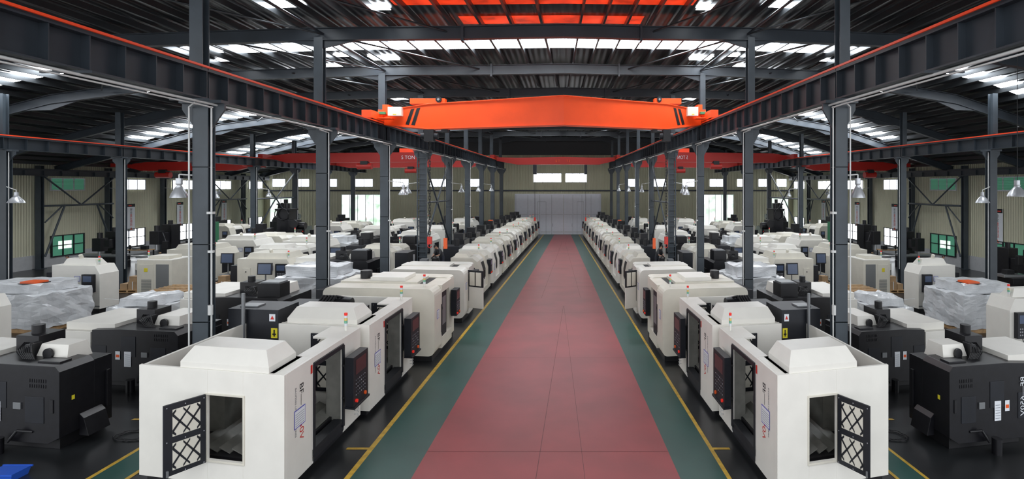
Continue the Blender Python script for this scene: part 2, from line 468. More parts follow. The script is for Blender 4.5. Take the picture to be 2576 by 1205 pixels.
for za,zm,zb_ in ((10.02,9.90,9.68),(8.75,8.73,9.0)):
    p=[(C*Yf(.8),Yf(.8)),(7.25,Yf(7.25)),(9.55,Yf(9.55))]
    zz=[za,zm,zb_]
    for i in range(2):
        b.obox((p[i][0],p[i][1]-.06,zz[i]-.02),(p[i+1][0]-p[i][0],p[i+1][1]-p[i][1],zz[i+1]-zz[i]),(0,.62,0),(0,0,.04),'cranepaint')
for s0 in (7.75,8.05):
    b.quad([(s0-.08,Yf(s0-.08)-.012,9.80-(s0-7.3)*.12),(s0+.1,Yf(s0+.1)-.012,9.78-(s0-7.3)*.13),(s0+.38,Yf(s0+.38)-.012,8.93+(s0-7.6)*.1),(s0+.2,Yf(s0+.2)-.012,8.9+(s0-7.6)*.1)],'dark')
b.box(9.62,10.08,Yf(9.85)-1.5,Yf(9.85)+2.0,9.16,9.52,'cranepaint')
for yy in (-1.15,1.6): b.cyl((9.65,Yf(9.85)+yy,9.25),(10.05,Yf(9.85)+yy,9.25),.15,'dark',n=16)
b.box(9.0,9.6,Yf(9.2)-.7,Yf(9.2)-.1,9.2,9.25,'cranepaint')
b.box(8.55,9.2,Yf(8.9)-.36,Yf(8.9)-.06,9.36,9.78,'cream')
b.box(8.8,8.95,Yf(8.9)-.37,Yf(8.9)-.36,9.40,9.44,'labelyellow')
b.box(9.35,9.75,Yf(9.6)-.5,Yf(9.6)-.3,9.44,9.56,'green_ind')
for aa in (7.9,6.75):
    b.cyl((aa,Yf(aa)+.0,10.10),(aa,Yf(aa)+.12,10.10),.14,'dark',n=16); b.cyl((aa,Yf(aa)-.04,10.10),(aa,Yf(aa)+.02,10.10),.06,'steelpart')
b.box(6.5,8.15,Yf(7.3)+.05,Yf(7.3)+.45,9.92,10.18,'cranepaint')
b.box(9.3,9.6,Yf(9.5)-.1,Yf(9.5)+.5,9.5,9.95,'cranepaint')
b.box(9.5,9.85,Yf(9.7)-.05,Yf(9.7)+.4,9.4,9.72,'cranepaint')
put(b,'overhead_crane',joined=True,bevel=.01)
def hoist(a,Y,ztop,zhook,name='chain_hoist',heavy=True):
    b=B()
    b.box(a-.22,a+.22,Y+.05,Y+.45,ztop-.55,ztop,'dark'); b.cyl((a-.4,Y+.25,ztop-.28),(a+.4,Y+.25,ztop-.28),.16,'navy',n=14)
    z=ztop-.5; L=.16 if heavy else .12; i=0
    while z>zhook+.4:
        r=.014 if heavy else .008; w_=.04
        e=Vector((w_,0,0)) if i%2 else Vector((0,w_,0)); c1=Vector((a,Y+.25,z)); c2=Vector((a,Y+.25,z-L))
        b.cyl(c1-e,c2-e,r,'chain',n=5); b.cyl(c1+e,c2+e,r,'chain',n=5); b.cyl(c1-e,c1+e,r,'chain',n=5); b.cyl(c2-e,c2+e,r,'chain',n=5)
        z-=L*.86;i+=1
    b.box(a-.1,a+.1,Y+.17,Y+.33,zhook+.1,zhook+.45,'red')
    pr=[]
    for t in range(9):
        th=math.radians(90-270*t/8); pr.append((a+.09*math.cos(th),Y+.25,zhook+.02+.09*math.sin(th)))
    b.path(pr,.02,'red',n=6)
    put(b,name)
hoist(7.2,26.0,8.68,3.2)
b=B(); b.path([(6.45,26.1,8.65),(6.48,26.15,5.0),(6.42,26.1,3.6)],.012,'dark',n=6); b.box(6.34,6.5,26.04,26.16,3.1,3.6,'orange'); b.box(6.3,6.6,26.0,26.3,8.55,8.68,'dark'); put(b,'crane_pendant_control')
b=B(); Yg=lambda a:62.0
girder(b,2.1,9.85,Yg,9.35,8.5,9.3,8.9,'cranered',seam=True)
b.box(9.62,10.08,60.8,64,9.16,9.5,'cranered')
b.text('5 T',(3.0,61.95,8.75),(-1,0,0),(0,0,1),.36,'orange')
put(b,'overhead_crane',joined=True)
b=B(); b.box(5.1,5.5,61.9,62.4,7.4,8.46,'navy'); b.cyl((5.3,62.1,7.6),(5.3,62.1,2.6),.02,'chain',n=6); b.box(5.2,5.4,62,62.2,2.2,2.6,'red'); put(b,'electric_hoist')
def sidecrane(a0,a1,Y,zt,zb,text=None):
    b=B(); girder(b,a0,a1,lambda a:Y+.12*(a-a0),zt,zb,zt-.2,zt-.45,'cranered')
    for a in(a0,a1): b.box(a-.2,a+.2,Y+.12*(a-a0)-1.2,Y+.12*(a-a0)+1.5,zt-.45,zt-.12,'cranered')
    b.box(a0+4,a0+5.2,Y+.3+.6,Y+1.3+.6,zt,zt+.35,'railorange')
    b.cyl((a0+7.5,Y+.9,zb-.35),(a0+8.7,Y+.9,zb-.35),.25,'cranered',n=14); b.box(a0+7.8,a0+8.4,Y+.7,Y+1.2,zb-.3,zb+.1,'dark')
    if text: 
        ta=a0+4.95
        b.text(text,(ta,Y+.12*(ta-a0)-.03,zb+.25),(-1,-.12,0),(0,0,1),.40,'paper')
    put(b,'overhead_crane')
sidecrane(10.05,26.8,45.5,8.85,8.05,'5 TON')
sidecrane(27.2,39.0,46.0,8.1,7.35)
sidecrane(10.05,26.8,58,8.75,8.05)

# ---------------- machine parts ----------------
def lattice_door(b,o,e1,Wd,Hh,th=.05):
    o=Vector(o);e1=Vector(e1).normalized();up=Vector((0,0,1)); n=e1.cross(up).normalized()
    b.obox(o-n*th/2,e1*Wd,n*th,up*Hh,'navy')
    x0,x1=.14*Wd,.80*Wd; w=x1-x0; h=.38*Hh
    for sgn in (-1,1):
        def P(x,z,d): return o+e1*x+up*z+n*sgn*(th/2+d)
        for z0 in (.07*Hh,.54*Hh):
            b.quad([P(x0,z0,.002),P(x1,z0,.002),P(x1,z0+h,.002),P(x0,z0+h,.002)],'cream')
            sl=h/w*.8; hw=.034
            for q in (-1,1):
                for kx in range(-3,5):
                    xc=w/2*kx+w/4
                    t=[]
                    for i in range(41):
                        x=w*i/40; z=q*sl*(x-xc)*1.6+h/2
                        if 0<=z<=h: t.append((x,z))
                    if len(t)>2:
                        (xa,za),(xb,zb)=t[0],t[-1]
                        b.quad([P(x0+xa,z0+max(za-hw,0),.006),P(x0+xb,z0+max(zb-hw,0),.006),P(x0+xb,z0+min(zb+hw,h),.006),P(x0+xa,z0+min(za+hw,h),.006)],'navy')
    b.obox(o+e1*Wd*.9-n*(th/2+.04),e1*.04,n*(th+.08),up*.12,'grey')
    for fz in (.02,.48,.96):
        for fx in (.05,.5,.93):
            q=o+e1*Wd*fx+up*Hh*fz; b.cyl(q-n*(th/2+.006),q+n*(th/2+.006),.012,'key',n=6)
def control(b,u,v0,v1,z0,z1,scr='screen',face=-1):
    b.box(u,u+.22,v0,v1,z0,z1,'navy')
    f=u-.004
    b.quad([(f,v0+.15*(v1-v0),z0+.62*(z1-z0)),(f,v0+.85*(v1-v0),z0+.62*(z1-z0)),(f,v0+.85*(v1-v0),z0+.92*(z1-z0)),(f,v0+.15*(v1-v0),z0+.92*(z1-z0))],scr)
    for i in range(6):
        for j in range(5):
            vv=v0+(v1-v0)*(.14+.12*i); zz=z0+(z1-z0)*(.2+.075*j)
            b.box(u-.012,u,vv,vv+.04*(v1-v0),zz,zz+.025,'key' if (i+j)%3==0 else 'texgrey')
    b.cyl((u-.05,v0+.15*(v1-v0),z0+.1*(z1-z0)),(u,v0+.15*(v1-v0),z0+.1*(z1-z0)),.04,'redlight',n=12)
    b.cyl((u-.04,v0+.75*(v1-v0),z0+.1*(z1-z0)),(u,v0+.75*(v1-v0),z0+.1*(z1-z0)),.045,'orange',n=12)
def tower(b,u,v,z):
    b.cyl((u,v,z),(u,v,z+.12),.035,'white'); 
    for i,m in enumerate(['paper','greenlight','yellowlight','paper','redlight']):
        b.cyl((u,v,z+.12+i*.065),(u,v,z+.18+i*.065),.045,m,n=12)
def paper(b,u,v0,v1,z0,z1):
    f=u-.006; b.quad([(f,v0,z0),(f,v1,z0),(f,v1,z1),(f,v0,z1)],'paperblue')
    f=u-.009; d=.02; b.quad([(f,v0+d,z0+d),(f,v1-d,z0+d),(f,v1-d,z1-d),(f,v0+d,z1-d)],'paper')
    for i in range(6):
        zz=z0+.05+i*(z1-z0-.1)/6; b.quad([(u-.011,v0+.04,zz),(u-.011,v1-.05,zz),(u-.011,v1-.05,zz+.008),(u-.011,v0+.04,zz+.008)],'texgrey')
def vmc(L=3.66,D=3.3,h=2.39,text='1160V',sidedoor=True,rear=False,hood=True):
    b=B(); m='white'; t=.07
    b.box(.12,D-.1,.1,L-.1,0,.2,'dark')
    b.prism([(0.02,.12),(.0,.2),(.0,.45),(.25,.45),(.25,.12)],1,1.1,L-1.0,'navy')
    z0,z1=.62,1.9; ua,ub=.90,1.70
    b.box(0,ua,0,t,.15,h,m); b.box(ub,D,0,t,.15,h,m); b.box(ua,ub,0,t,.15,z0,m); b.box(ua,ub,0,t,z1,h,m)
    for (x0,x1,zz0,zz1) in ((ua-.04,ub+.04,z1,z1+.04),(ua-.04,ub+.04,z0-.04,z0),(ua-.04,ua,z0,z1),(ub,ub+.04,z0,z1)):
        b.box(x0,x1,-.02,0,zz0,zz1,'cream')
    if sidedoor: lattice_door(b,(ub+.02,-.03,z0-.04),(.36,-.66,0),.78,z1-z0+.06)
    elif not rear: lattice_door(b,(ua,-.03,z0),(1,0,0),ub-ua,z1-z0)
    b.box(0,D,L-t,L,.15,h,m)
    lattice_door(b,(.35,L-t-.04,z0+.1),(1,0,0),1.0,z1-z0+.2)
    b.box(D-t,D,t,L-t,.15,h-.02,m)
    b.box(0,t,t,1.15,.15,h,m); b.box(t,.45,1.10,1.15,.15,h-.05,'inner')
    b.box(0,t,2.62,L-t,.15,h,m); b.box(t,.45,2.62,2.67,.15,h-.05,'inner')
    b.box(-.03,.0,1.13,1.2,.3,h-.16,'navy'); b.box(-.03,.0,2.55,2.66,.3,h-.16,'navy'); b.box(-.03,.1,1.15,2.62,h-.22,h-.12,'navy')
    b.box(-.02,.16,1.15,2.62,.36,.46,'navy')
    b.path([(-.07,2.5,1.0),(-.10,2.5,1.05),(-.10,2.5,1.75),(-.07,2.5,1.8)],.018,'dark')
    b.box(-.1,-.03,2.48,2.52,1.0,1.04,'dark')
    b.box(-.1,-.03,2.48,2.52,1.76,1.8,'dark')
    b.box(0,.40,1.15,2.62,h-.12,h,m)
    b.box(t,.62,t,1.15,h-.05,h,m); b.box(t,.8,2.62,L-t,h-.05,h,m)
    if hood:
        hd=min(2.35,D-.15)
        b.box(.25,hd+.05,.07,1.15,h-.06,h,m)
        b.frus((.35,hd,.03,1.05,h),(.35,hd,.03,1.05,h+.12),m)
        b.frus((.35,hd,.03,1.05,h+.12),(.55,hd-.15,.26,.95,h+.38),m)
    b.box(.3,D-.3,.4,L-.4,.2,.5,'dark')
    for i in range(int((D-1.0)/.3)): b.obox((.35+i*.3,.5,.5),(.26,0,.10),(0,L-1.0,0),(0,0,.02),'inner')
    b.box(.8,1.5,1.0,2.8,.75,.9,'steelpart'); b.box(.95,1.35,1.3,2.5,.5,.75,'grey')
    b.box(D-1.0,D-.35,1.35,2.35,.4,2.3,'inner'); b.box(1.2,D-1.0,1.55,2.15,1.55,2.2,'inner'); b.cyl((1.35,1.85,1.55),(1.35,1.85,1.25),.11,'steelpart',n=14)
    b.box(t,.3,L-t-.9,L-t-.85,.5,h-.1,'inner')
    control(b,-.36,2.42,3.30,.85,2.0)
    b.box(-.14,.02,2.8,3.1,1.4,1.6,'grey'); b.box(-.40,-.14,2.40,3.32,.80,.85,'navy')
    b.box(-.14,0,3.3,L-.08,1.0,1.9,'white')
    pts=[(-.2+.05*math.cos(i*.9),2.95+.06*math.sin(i*.9),.72-.012*i) for i in range(26)]
    b.path(pts,.012,'conduit',n=5); b.box(-.28,-.14,2.85,3.05,.72,.82,'cream')
    tower(b,.25,L-.35,h)
    f=-.004
    b.text('BF\u2014',(f,.58,2.03),(0,0,-1),(0,1,0),.22,'navy')
    b.text(text,(f,.58,1.50),(0,0,-1),(0,1,0),.24,'red')
    b.text('BAOFENG LINE GUIDE SERIES',(f,.40,2.0),(0,0,-1),(0,1,0),.075,'texgrey')
    paper(b,0,.36,.80,1.18,1.55)
    b.quad([(f,1.03,h-.32),(f,1.11,h-.32),(f,1.11,h-.14),(f,1.03,h-.14)],'red')
    if rear:
        b.box(D+.02,D+1.45,-.12,.95,.2,h+.36,'navy'); b.box(D+.02,D+.9,.95,2.6,.2,h+.1,'navy')
        b.box(D+.75,D+1.25,.1,.5,h+.36,h+.40,'grey')
        b.cyl((D+.95,-.22,h-.4),(D+.95,-.22,h+.80),.05,'grey',n=14)
        q=-.127
        b.quad([(D+.1,q,h+.06),(D+.27,q,h+.06),(D+.27,q,h+.25),(D+.1,q,h+.25)],'paper'); b.prism([(D+.13,h+.11),(D+.24,h+.11),(D+.185,h+.21)],1,q-.006,q,'red')
        b.quad([(D+.04,q,h-.38),(D+.22,q,h-.38),(D+.22,q,h-.12),(D+.04,q,h-.12)],'labelyellow'); b.box(D+.08,D+.18,q-.006,q,h-.30,h-.26,'dark'); b.box(D+.11,D+.15,q-.006,q,h-.34,h-.16,'dark')
        for i in range(5): b.path([(1.9+.1*i,1.6,h+.1),(1.8+.1*i,1.9,h+.35),(1.5+.1*i,2.3,h+.2)],.03,'dark')
        b.cyl((1.4,2.1,h+.05),(2.3,2.1,h+.10),.22,'machblack',n=16); b.box(1.0,2.3,1.5,2.5,h-.3,h-.02,'machblack')
    return b
def rounded(L=3.3,D=3.6,h=2.5,r=.22,m='cream',extra=True):
    b=B()
    def arc(cx,cz,a0,a1,r): return [(cx+r*math.cos(math.radians(a0+(a1-a0)*i/5)),cz+r*math.sin(math.radians(a0+(a1-a0)*i/5))) for i in range(6)]
    prof=arc(r,.2+r,180,270,r)+[(D,.2)]+arc(D-r,h-r,0,90,r)+arc(r*1.3,h-r*1.3,90,180,r*1.3)
    ve=L-.8
    b.prism(prof,1,0,1.0,m)
    prof2=[(min(max(x,.10),D),z) for x,z in prof]
    b.prism(prof2,1,ve,L,m)
    b.prism([(x if x>.6 else .6,z-.04) for x,z in prof],1,1.0,ve,'dark') 
    b.box(0,.6,1.0,ve,h-.3,h-.03,m); b.box(0,.6,1.0,ve,.2,.6,m)
    b.box(.02,.06,1.05,1.75,.6,h-.3,'navy'); b.box(.015,.02,1.15,1.65,1.0,h-.5,'grey')
    b.box(.12,D-.1,.1,L-.1,0,.2,'dark')
    control(b,-.18,ve+.05,ve+.65,1.0,2.0); 
    b.box(.9,D-.2,1.0,ve,h-.1,h+.06,m)
    if extra: 
        tower(b,.5,.5,h-.02)
        b.box(1.4,2.7,1.1,ve-.1,h+.06,h+.20,'white'); b.box(D,D+.5,.5,L-.3,.2,h-.2,'navy')
        b.cyl((3.1,1.7,h),(3.1,1.7,h+.35),.22,'machblack',n=18)
    paper(b,0,.3,.6,1.4,1.7); b.box(-.02,0,.9,.95,.8,1.8,'navy')
    for z in (.7,1.6): b.box(-.03,.0,.96,1.0,z,z+.1,'dark')
    b.box(D-.8,D-.3,-.02,0,.8,1.3,'grey')
    return b
def lathe(L=3.4,D=2.1,h=2.3,m='cream',rear=True,text=None,tag=False):
    b=B()
    prof=[(0,.25),(0,1.45),(.18,h-.25),(.42,h-.05),(D,h-.05),(D,.25)]
    b.prism(prof,1,0,.9,m); b.prism(prof,1,2.3,L,m)
    b.prism([(.12,.5),(.12,1.45),(.28,h-.3),(.5,h-.12),(D,h-.12),(D,.5)],1,.9,2.3,'white')
    b.prism([(.11,.95),(.11,1.42),(.235,h-.45),(.27,h-.45),(.2,.95)],1,1.0,2.2,'dark')
    b.box(0,D,.9,2.3,.25,.5,m); b.box(.1,D-.05,.05,L-.05,0,.25,'dark')
    b.path([(-.03,.98,1.0),(-.05,.98,1.1),(-.05,.98,1.5)],.02,'dark')
    control(b,-.14,2.45,3.05,1.05,1.85,'screenblue'); 
    b.frus((.7,D-.1,.3,1.8,h-.05),(.85,D-.2,.4,1.7,h+.14),m)
    tower(b,.6,2.7,h-.05)
    paper(b,0,.2,.55,1.0,1.35)
    for i in range(6): b.box(.9,1.4,-.012,0,.6+.07*i,.63+.07*i,'grey')
    b.box(.3,.8,-.05,0,1.15,1.75,'navy'); b.quad([(.36,-.053,1.45),(.74,-.053,1.45),(.74,-.053,1.7),(.36,-.053,1.7)],'screenblue')
    if rear:
        b.box(D,D+1.0,.2,1.5,.1,h+.1,'navy'); b.box(D,D+.8,1.6,L-.2,.1,h+.35,'machblack'); b.box(D+.1,D+.7,1.7,2.3,h+.35,h+.75,'machblack')
        if tag: b.box(D+.15,D+.5,1.75,2.2,h+.75,h+.80,'orange')
        b.cyl((D+.3,.8,h+.1),(D+.3,.8,h+.5),.15,'dark',n=14)
    if text: b.text(text,(.5+.9,-.015,h-.35),(0,0,-1),(-1,0,0),.2,'red')
    return b
def blackrear(L=2.6,D=3.4,h=1.9,text=True,tall=False):
    b=B()
    b.prism([(0,.35),(0,h-.12),(.12,h),(2.0,h),(2.9,h-.05),(2.9,.35),(2.6,.2),(.3,.2)],1,.0,.9,'machblack')
    b.box(.2,2.7,.2,L,0,.35,'dark')
    b.box(.0,1.2,.9,L,.25,h-.1,'machblack')
    b.box(1.2,3.0,.9,L,.4,h-.3,'machblack')
    b.box(2.3,D+.6,.2,L+.2,h-.12,h+.1,'white'); b.box(2.95,D+.6,.0,L+.2,.3,h-.12,'white')
    b.frus((.45,1.35,.6,L-.1,h-.1),(.5,1.25,.7,L-.2,h+.28),'white')
    b.cyl((.95,.56,h+.08),(.95,.62,h+.08),.13,'dark',n=16)
    b.box(1.45,2.1,.8,1.5,h-.1,h+.42,'machblack'); b.cyl((1.8,1.1,h+.42),(1.8,1.1,h+.62),.14,'dark',n=14)
    b.box(1.35,1.5,.5,.8,h,h+.3,'dark')
    for i in range(7):
        b.path([(1.5+.06*i,.8,h+.25),(1.4+.06*i,.55,h+.32-.03*i),(1.2+.06*i,.4,h+.15),(1.1+.05*i,.4,h-.02)],.018,'dark',n=6)
    b.box(.2,.8,.2,.5,h-.02,h+.04,'machblack')
    for (x,z) in ((.4,1.0),(1.4,1.3),(2.4,1.0)): b.box(x,x+.5,-.012,0,z-.35,z+.25,'navy'); 
    b.box(1.0,1.2,-.03,0,.95,1.1,'grey'); b.box(.15,.24,-.02,0,.9,1.2,'dark')
    b.quad([(1.55,-.016,.65),(1.78,-.016,.65),(1.78,-.016,1.1),(1.55,-.016,1.1)],'paper')
    b.quad([(1.92,-.016,.85),(2.08,-.016,.85),(2.08,-.016,1.1),(1.92,-.016,1.1)],'paper'); b.quad([(1.94,-.018,.92),(2.06,-.018,.92),(2.06,-.018,1.0),(1.94,-.018,1.0)],'orange')
    for i in range(6): b.quad([(1.58,-.018,.7+i*.06),(1.75,-.018,.7+i*.06),(1.75,-.018,.71+i*.06),(1.58,-.018,.71+i*.06)],'texgrey')
    for i in range(8):
        for j in range(2):
            b.box(.35+.06*i,.38+.06*i,-.012,0,1.45+.12*j,1.53+.12*j,'dark')
    b.path([(1.2,-.15,.25),(1.0,-.1,.5),(.7,.0,.45)],.03,'dark'); b.cyl((1.4,-.2,.0),(1.4,-.2,.35),.12,'machblack',n=14)
    b.prism([(-.25,.2),(0,.2),(0,.7),(-.12,.6)],1,.5,1.1,'machblack')
    b.box(-.06,0,1.2,min(1.9,L-.1),.6,1.5,'machblack')
    b.quad([(-.004,.3,1.1),(-.004,.38,1.1),(-.004,.38,1.2),(-.004,.3,1.2)],'labelyellow')
    if text:
        b.text('BF\u2014650V',(2.62,-.02,1.62),(0,0,-1),(-1,0,0),.22,'paper')
    if tall:
        b.box(.1,1.0,.2,.9,h,h+.5,'machblack'); b.box(.15,.9,.25,.85,h+.5,h+.55,'grey')
    return b
def towervmc(L=2.3,D=2.5,h=2.4,m='white',text=False):
    b=B()
    b.box(.1,D-.1,.1,L-.1,0,.2,'dark')
    b.prism([(0,.2),(0,h-.5),(.25,h-.1),(.5,h-.1),(D,h-.1),(D,.2)],1,0,L,m)
    b.frus((.3,D-.4,.15,max(.3,L-.3),h-.1),(.45,D-.6,.2,max(.25,L-.5),h+.2),m)
    if L>1.8: b.box(-.02,0,.5,1.7,.6,1.7,'navy'); b.box(-.03,-.02,.65,1.55,.9,1.6,'dark')
    b.box(.2,.8,-.16,0,1.0,1.85,'navy'); 
    b.quad([(.28,-.165,1.5),(.72,-.165,1.5),(.72,-.165,1.78),(.28,-.165,1.78)],'screenblue')
    for i in range(5):
        for j in range(3): b.box(.28+.09*i,.33+.09*i,-.175,-.16,1.1+.1*j,1.15+.1*j,'key')
    b.box(D-.75,D-.3,-.02,0,.6,1.6,'cream'); b.cyl((D-.5,-.06,1.4),(D-.5,0,1.4),.03,'dark')
    b.box(-.01,D,-.015,0,.30,.36,'grey')
    b.quad([(1.0,-.02,1.5),(1.3,-.02,1.5),(1.3,-.02,1.75),(1.0,-.02,1.75)],'paperblue'); b.quad([(1.02,-.023,1.52),(1.28,-.023,1.52),(1.28,-.023,1.73),(1.02,-.023,1.73)],'paper')
    b.path([(.5,-.1,1.0),(.55,-.14,.7),(.45,-.1,.55)],.015,'dark')
    b.cyl((1.3,.4,h+.15),(1.3,.3,h+.37),.09,'cream',n=14)
    tower(b,.3,.3,h-.12)
    b.box(D,D+.5,.2,max(.5,L-.3),.2,h-.5,'navy')
    return b
def cabinet():
    b=B(); b.box(0,1.9,0,1.6,.1,2.1,'cream'); b.box(.05,1.85,.05,1.55,0,.1,'dark')
    b.box(.15,.85,-.02,0,.3,1.9,'grey'); b.box(1.0,1.75,-.02,0,.3,1.9,'cream')
    for i in range(12): b.box(1.1,1.65,-.03,-.02,.4+.06*i,.43+.06*i,'grey')
    b.box(1.3,1.5,-.03,-.02,1.5,1.7,'labelyellow'); b.box(.0,1.9,0,1.6,2.1,2.14,'white'); b.box(.4,1.5,.3,1.3,2.14,2.3,'cream')
    tower(b,1.5,.3,2.14)
    return b
def crate():
    b=B()
    for z in (0,.16): 
        for i in range(5): b.box(0,2.3,i*.38,i*.38+.14,z,z+.03,'wood')
    for x in (0,1.1,2.2): b.box(x,x+.1,0,1.66,.03,.16,'wood')
    for i in range(9):
        b.box(i*.28,i*.28+.1,-.03,0,.2,.95,'wood'); b.box(i*.28,i*.28+.1,1.66,1.69,.2,.95,'wood')
    for z in (.4,.85):
        b.box(0,2.34,-.05,-.03,z,z+.1,'wood'); b.box(0,2.34,1.69,1.71,z,z+.1,'wood')
    for i in range(6): b.box(0,2.34,i*.3,i*.3+.12,.95,.98,'wood')
    b.box(.3,2.0,.2,1.4,.2,.75,'film')
    return b
def wrapped(L=2.5,D=3.0,h=2.3,tag=False):
    b=B(); b.box(.1,D-.1,.1,L-.1,0,.16,'wood')
    b.wrapbox(0,D,0,L,.16,h*.8,'film'); b.wrapbox(.4,D-.3,.3,L-.3,h*.8,h,'film',n=6)
    if tag: b.box(.8,1.5,.5,1.1,h,h+.08,'orange'); b.box(.75,1.55,.45,1.15,h-.05,h+.01,'navy')
    for i in range(5):
        z=.3+i*.3; b.path([(-.02,-.03,z),(D+.02,-.03,z+.15)],.006,'paper',n=4)
    return b
def mill(h=3.2,m='machblack',wt='white'):
    b=B()
    b.box(0,3.2,.4,1.4,0,.5,wt); b.box(.2,2.8,.2,1.6,.5,.85,wt); b.box(-.1,3.3,.55,1.25,.85,1.0,'steelpart')
    b.box(1.3,2.1,1.5,2.4,0,h,m); b.box(1.4,2.0,.5,1.6,h-1.2,h-.55,m); b.box(1.35,2.05,.3,.9,h-1.35,h-.4,m)
    b.cyl((1.7,.6,h-1.35),(1.7,.6,h-1.75),.13,'steelpart',n=14); b.cyl((1.7,.6,h-.4),(1.7,.6,h),.18,m,n=14)
    b.cyl((1.7,1.9,h),(1.7,1.9,h+.3),.16,'dark',n=14); b.box(.7,1.1,.3,.5,1.6,2.1,m); b.path([(1.3,.6,h-.5),(.9,.4,2.1)],.03,m)
    b.box(.3,.9,.7,1.1,1.0,1.25,'dark')
    return b
def borer():
    b=B(); m='machblack'
    b.box(0,4,0,2.4,0,.6,m); b.box(2.2,3.3,.6,1.8,.6,4.0,m); b.box(1.6,2.3,.5,1.5,2.2,3.2,m); b.cyl((1.0,1,2.7),(1.7,1,2.7),.3,m,n=16)
    b.box(.1,1.4,.3,2,.6,1.6,m); b.box(2.1,3.4,.5,1.9,4.0,4.15,m); b.cyl((2.7,1.2,4.15),(2.7,1.2,4.6),.22,m,n=14)
    for i in range(5):
        for j in range(3): b.box(.25+.25*i,.38+.25*i,.27,.3,.75+.28*j,.88+.28*j,'red' if (i+j)%2 else 'grey')
    b.path([(3.3,1,3.8),(3.8,.9,3.2),(3.9,.9,1.5)],.05,m); b.cyl((1.7,.3,2.9),(1.7,.45,2.9),.35,'dark',n=18)
    for i in range(8):
        t=math.pi*2*i/8; b.cyl((2.7+.5*math.cos(t),.45,3.7+.5*math.sin(t)),(2.7+.5*math.cos(t+.78),.45,3.7+.5*math.sin(t+.78)),.05,'dark',n=6)
    return b
def bed():
    b=B(); m='machblack'
    b.box(0,1.9,0,1.6,0,1.2,m); b.box(.2,1.7,.2,1.0,1.2,1.8,'machblack'); b.box(.0,1.9,.15,.85,1.8,1.92,'steelpart')
    b.cyl((.5,.5,1.92),(.5,.5,2.2),.2,'dark',n=18); b.box(.9,1.3,.3,.7,1.92,2.15,'grey'); b.cyl((1.6,.3,1.92),(1.6,.3,2.4),.05,'steelpart')
    b.path([(.2,.3,1.92),(.3,.2,2.2),(.5,.3,2.35),(.7,.4,2.2)],.03,'dark')
    b.box(-.1,2.0,1.6,3.0,0,1.16,m); b.box(-.12,2.02,1.58,3.02,1.16,1.2,'grey')
    b.box(1.9,2.6,.2,1.6,0,2.5,'navy')
    return b

BV=.012
put(vmc(),'cnc_milling_machine',at(5.70,10.64,.2),bevel=BV)
put(vmc(D=2.45,sidedoor=False,rear=True),'cnc_milling_machine',at(5.55,14.50,.12),bevel=BV)
put(rounded(D=4.0),'cnc_machining_center',at(5.05,19.0,.1),bevel=BV)
b=rounded(L=2.7,D=3.4,h=2.33,m='white',extra=False)
b.obox((0.0,1.0,.5),(-.75,-.35,0),(.03,-.06,0),(0,0,.95),'white'); b.obox((0.0,1.0,1.45),(-.75,-.35,0),(.03,-.06,0),(0,0,.75),'navy')
b.obox((-.1,.93,1.52),(-.25,-.117,0),(.04,-.085,0),(0,0,.6),'cream'); b.obox((-.42,.78,1.52),(-.25,-.117,0),(.04,-.085,0),(0,0,.6),'cream')
put(b,'cnc_machining_center',at(5.2,24.5,.1),bevel=BV)
b=lathe(L=3.2,D=1.6,rear=False); put(b,'cnc_lathe',at(5.35,29.2,.1),bevel=BV)
for i in range(9):
    put(lathe(h=2.3+.1*(i%2),m='cream' if i%3 else 'white',tag=(i==3)),'cnc_lathe',at(5.3,33.2+3.85*i-(0 if i<8 else .2),.05),bevel=BV)
put(bed(),'open_bed_machine',at(7.35,29.2,.05),bevel=BV)
put(blackrear(L=1.4,h=1.95),'small_machining_center',at(11.75,12.5,.15),bevel=BV)
put(blackrear(text=False,L=2.0,h=1.75),'small_machining_center',at(11.85,16.3,.15),bevel=BV)
put(blackrear(text=False,L=2.4,tall=True),'small_machining_center',at(11.1,20.4,.12),bevel=BV)
put(wrapped(L=2.6,D=3.2,h=2.3),'plastic_wrapped_machine',at(10.9,25.2,.1))
R2=['b','l','b','t','v','b','l','t','b']
for i,k in enumerate(R2):
    Y=29.3+4.25*i
    if Y>65.5: break
    f=at(11.3,Y,.05)
    if k=='b': put(blackrear(text=False,L=2.4,tall=True,h=2.1),'small_machining_center',f,bevel=BV)
    if k=='l': put(lathe(),'cnc_lathe',f,bevel=BV)
    if k=='t': put(towervmc(D=3),'vertical_machining_center',f,bevel=BV)
    if k=='v': put(vmc(sidedoor=False,hood=True),'cnc_milling_machine',f,bevel=BV)
put(crate(),'wooden_crate',at(18.7,26.9,.05))
put(wrapped(L=2.2,D=2.2,h=1.6),'plastic_wrapped_machine',at(16.4,21.5,.1))
put(towervmc(D=3.0,h=2.2,m='cream'),'vertical_machining_center',at(15.7,30.0,.05),bevel=BV)
for i,k in enumerate(['l','t','w','v','l','v','t','l']):
    Y=33.6+4.1*i; f=at(17.4,Y,.05)
    if Y>65: break
    if k=='l': put(lathe(D=2.5,rear=False,m='white',text='BF\u2014850V'),'cnc_lathe',f,bevel=BV)
    if k=='t': put(towervmc(D=3.0),'vertical_machining_center',f,bevel=BV)
    if k=='w': put(wrapped(L=2.4,D=2.8,h=2.2),'plastic_wrapped_machine',f)
    if k=='v': put(blackrear(text=False),'small_machining_center',f,bevel=BV)
put(wrapped(L=2.4,D=3.4,h=1.95,tag=True),'plastic_wrapped_machine',at(22.0,22.6,.1))
put(towervmc(L=1.1,h=2.35),'vertical_machining_center',at(22.9,26.4,.1),bevel=BV)
put(cabinet(),'electrical_cabinet',at(21.7,29.4,.05),bevel=BV)
put(towervmc(L=1.0,h=2.4,D=2.6),'vertical_machining_center',at(19.9,18.4,.1),bevel=BV)
put(towervmc(h=2.2,D=3.2,m='cream'),'vertical_machining_center',at(22.6,34.4,.05),bevel=BV)
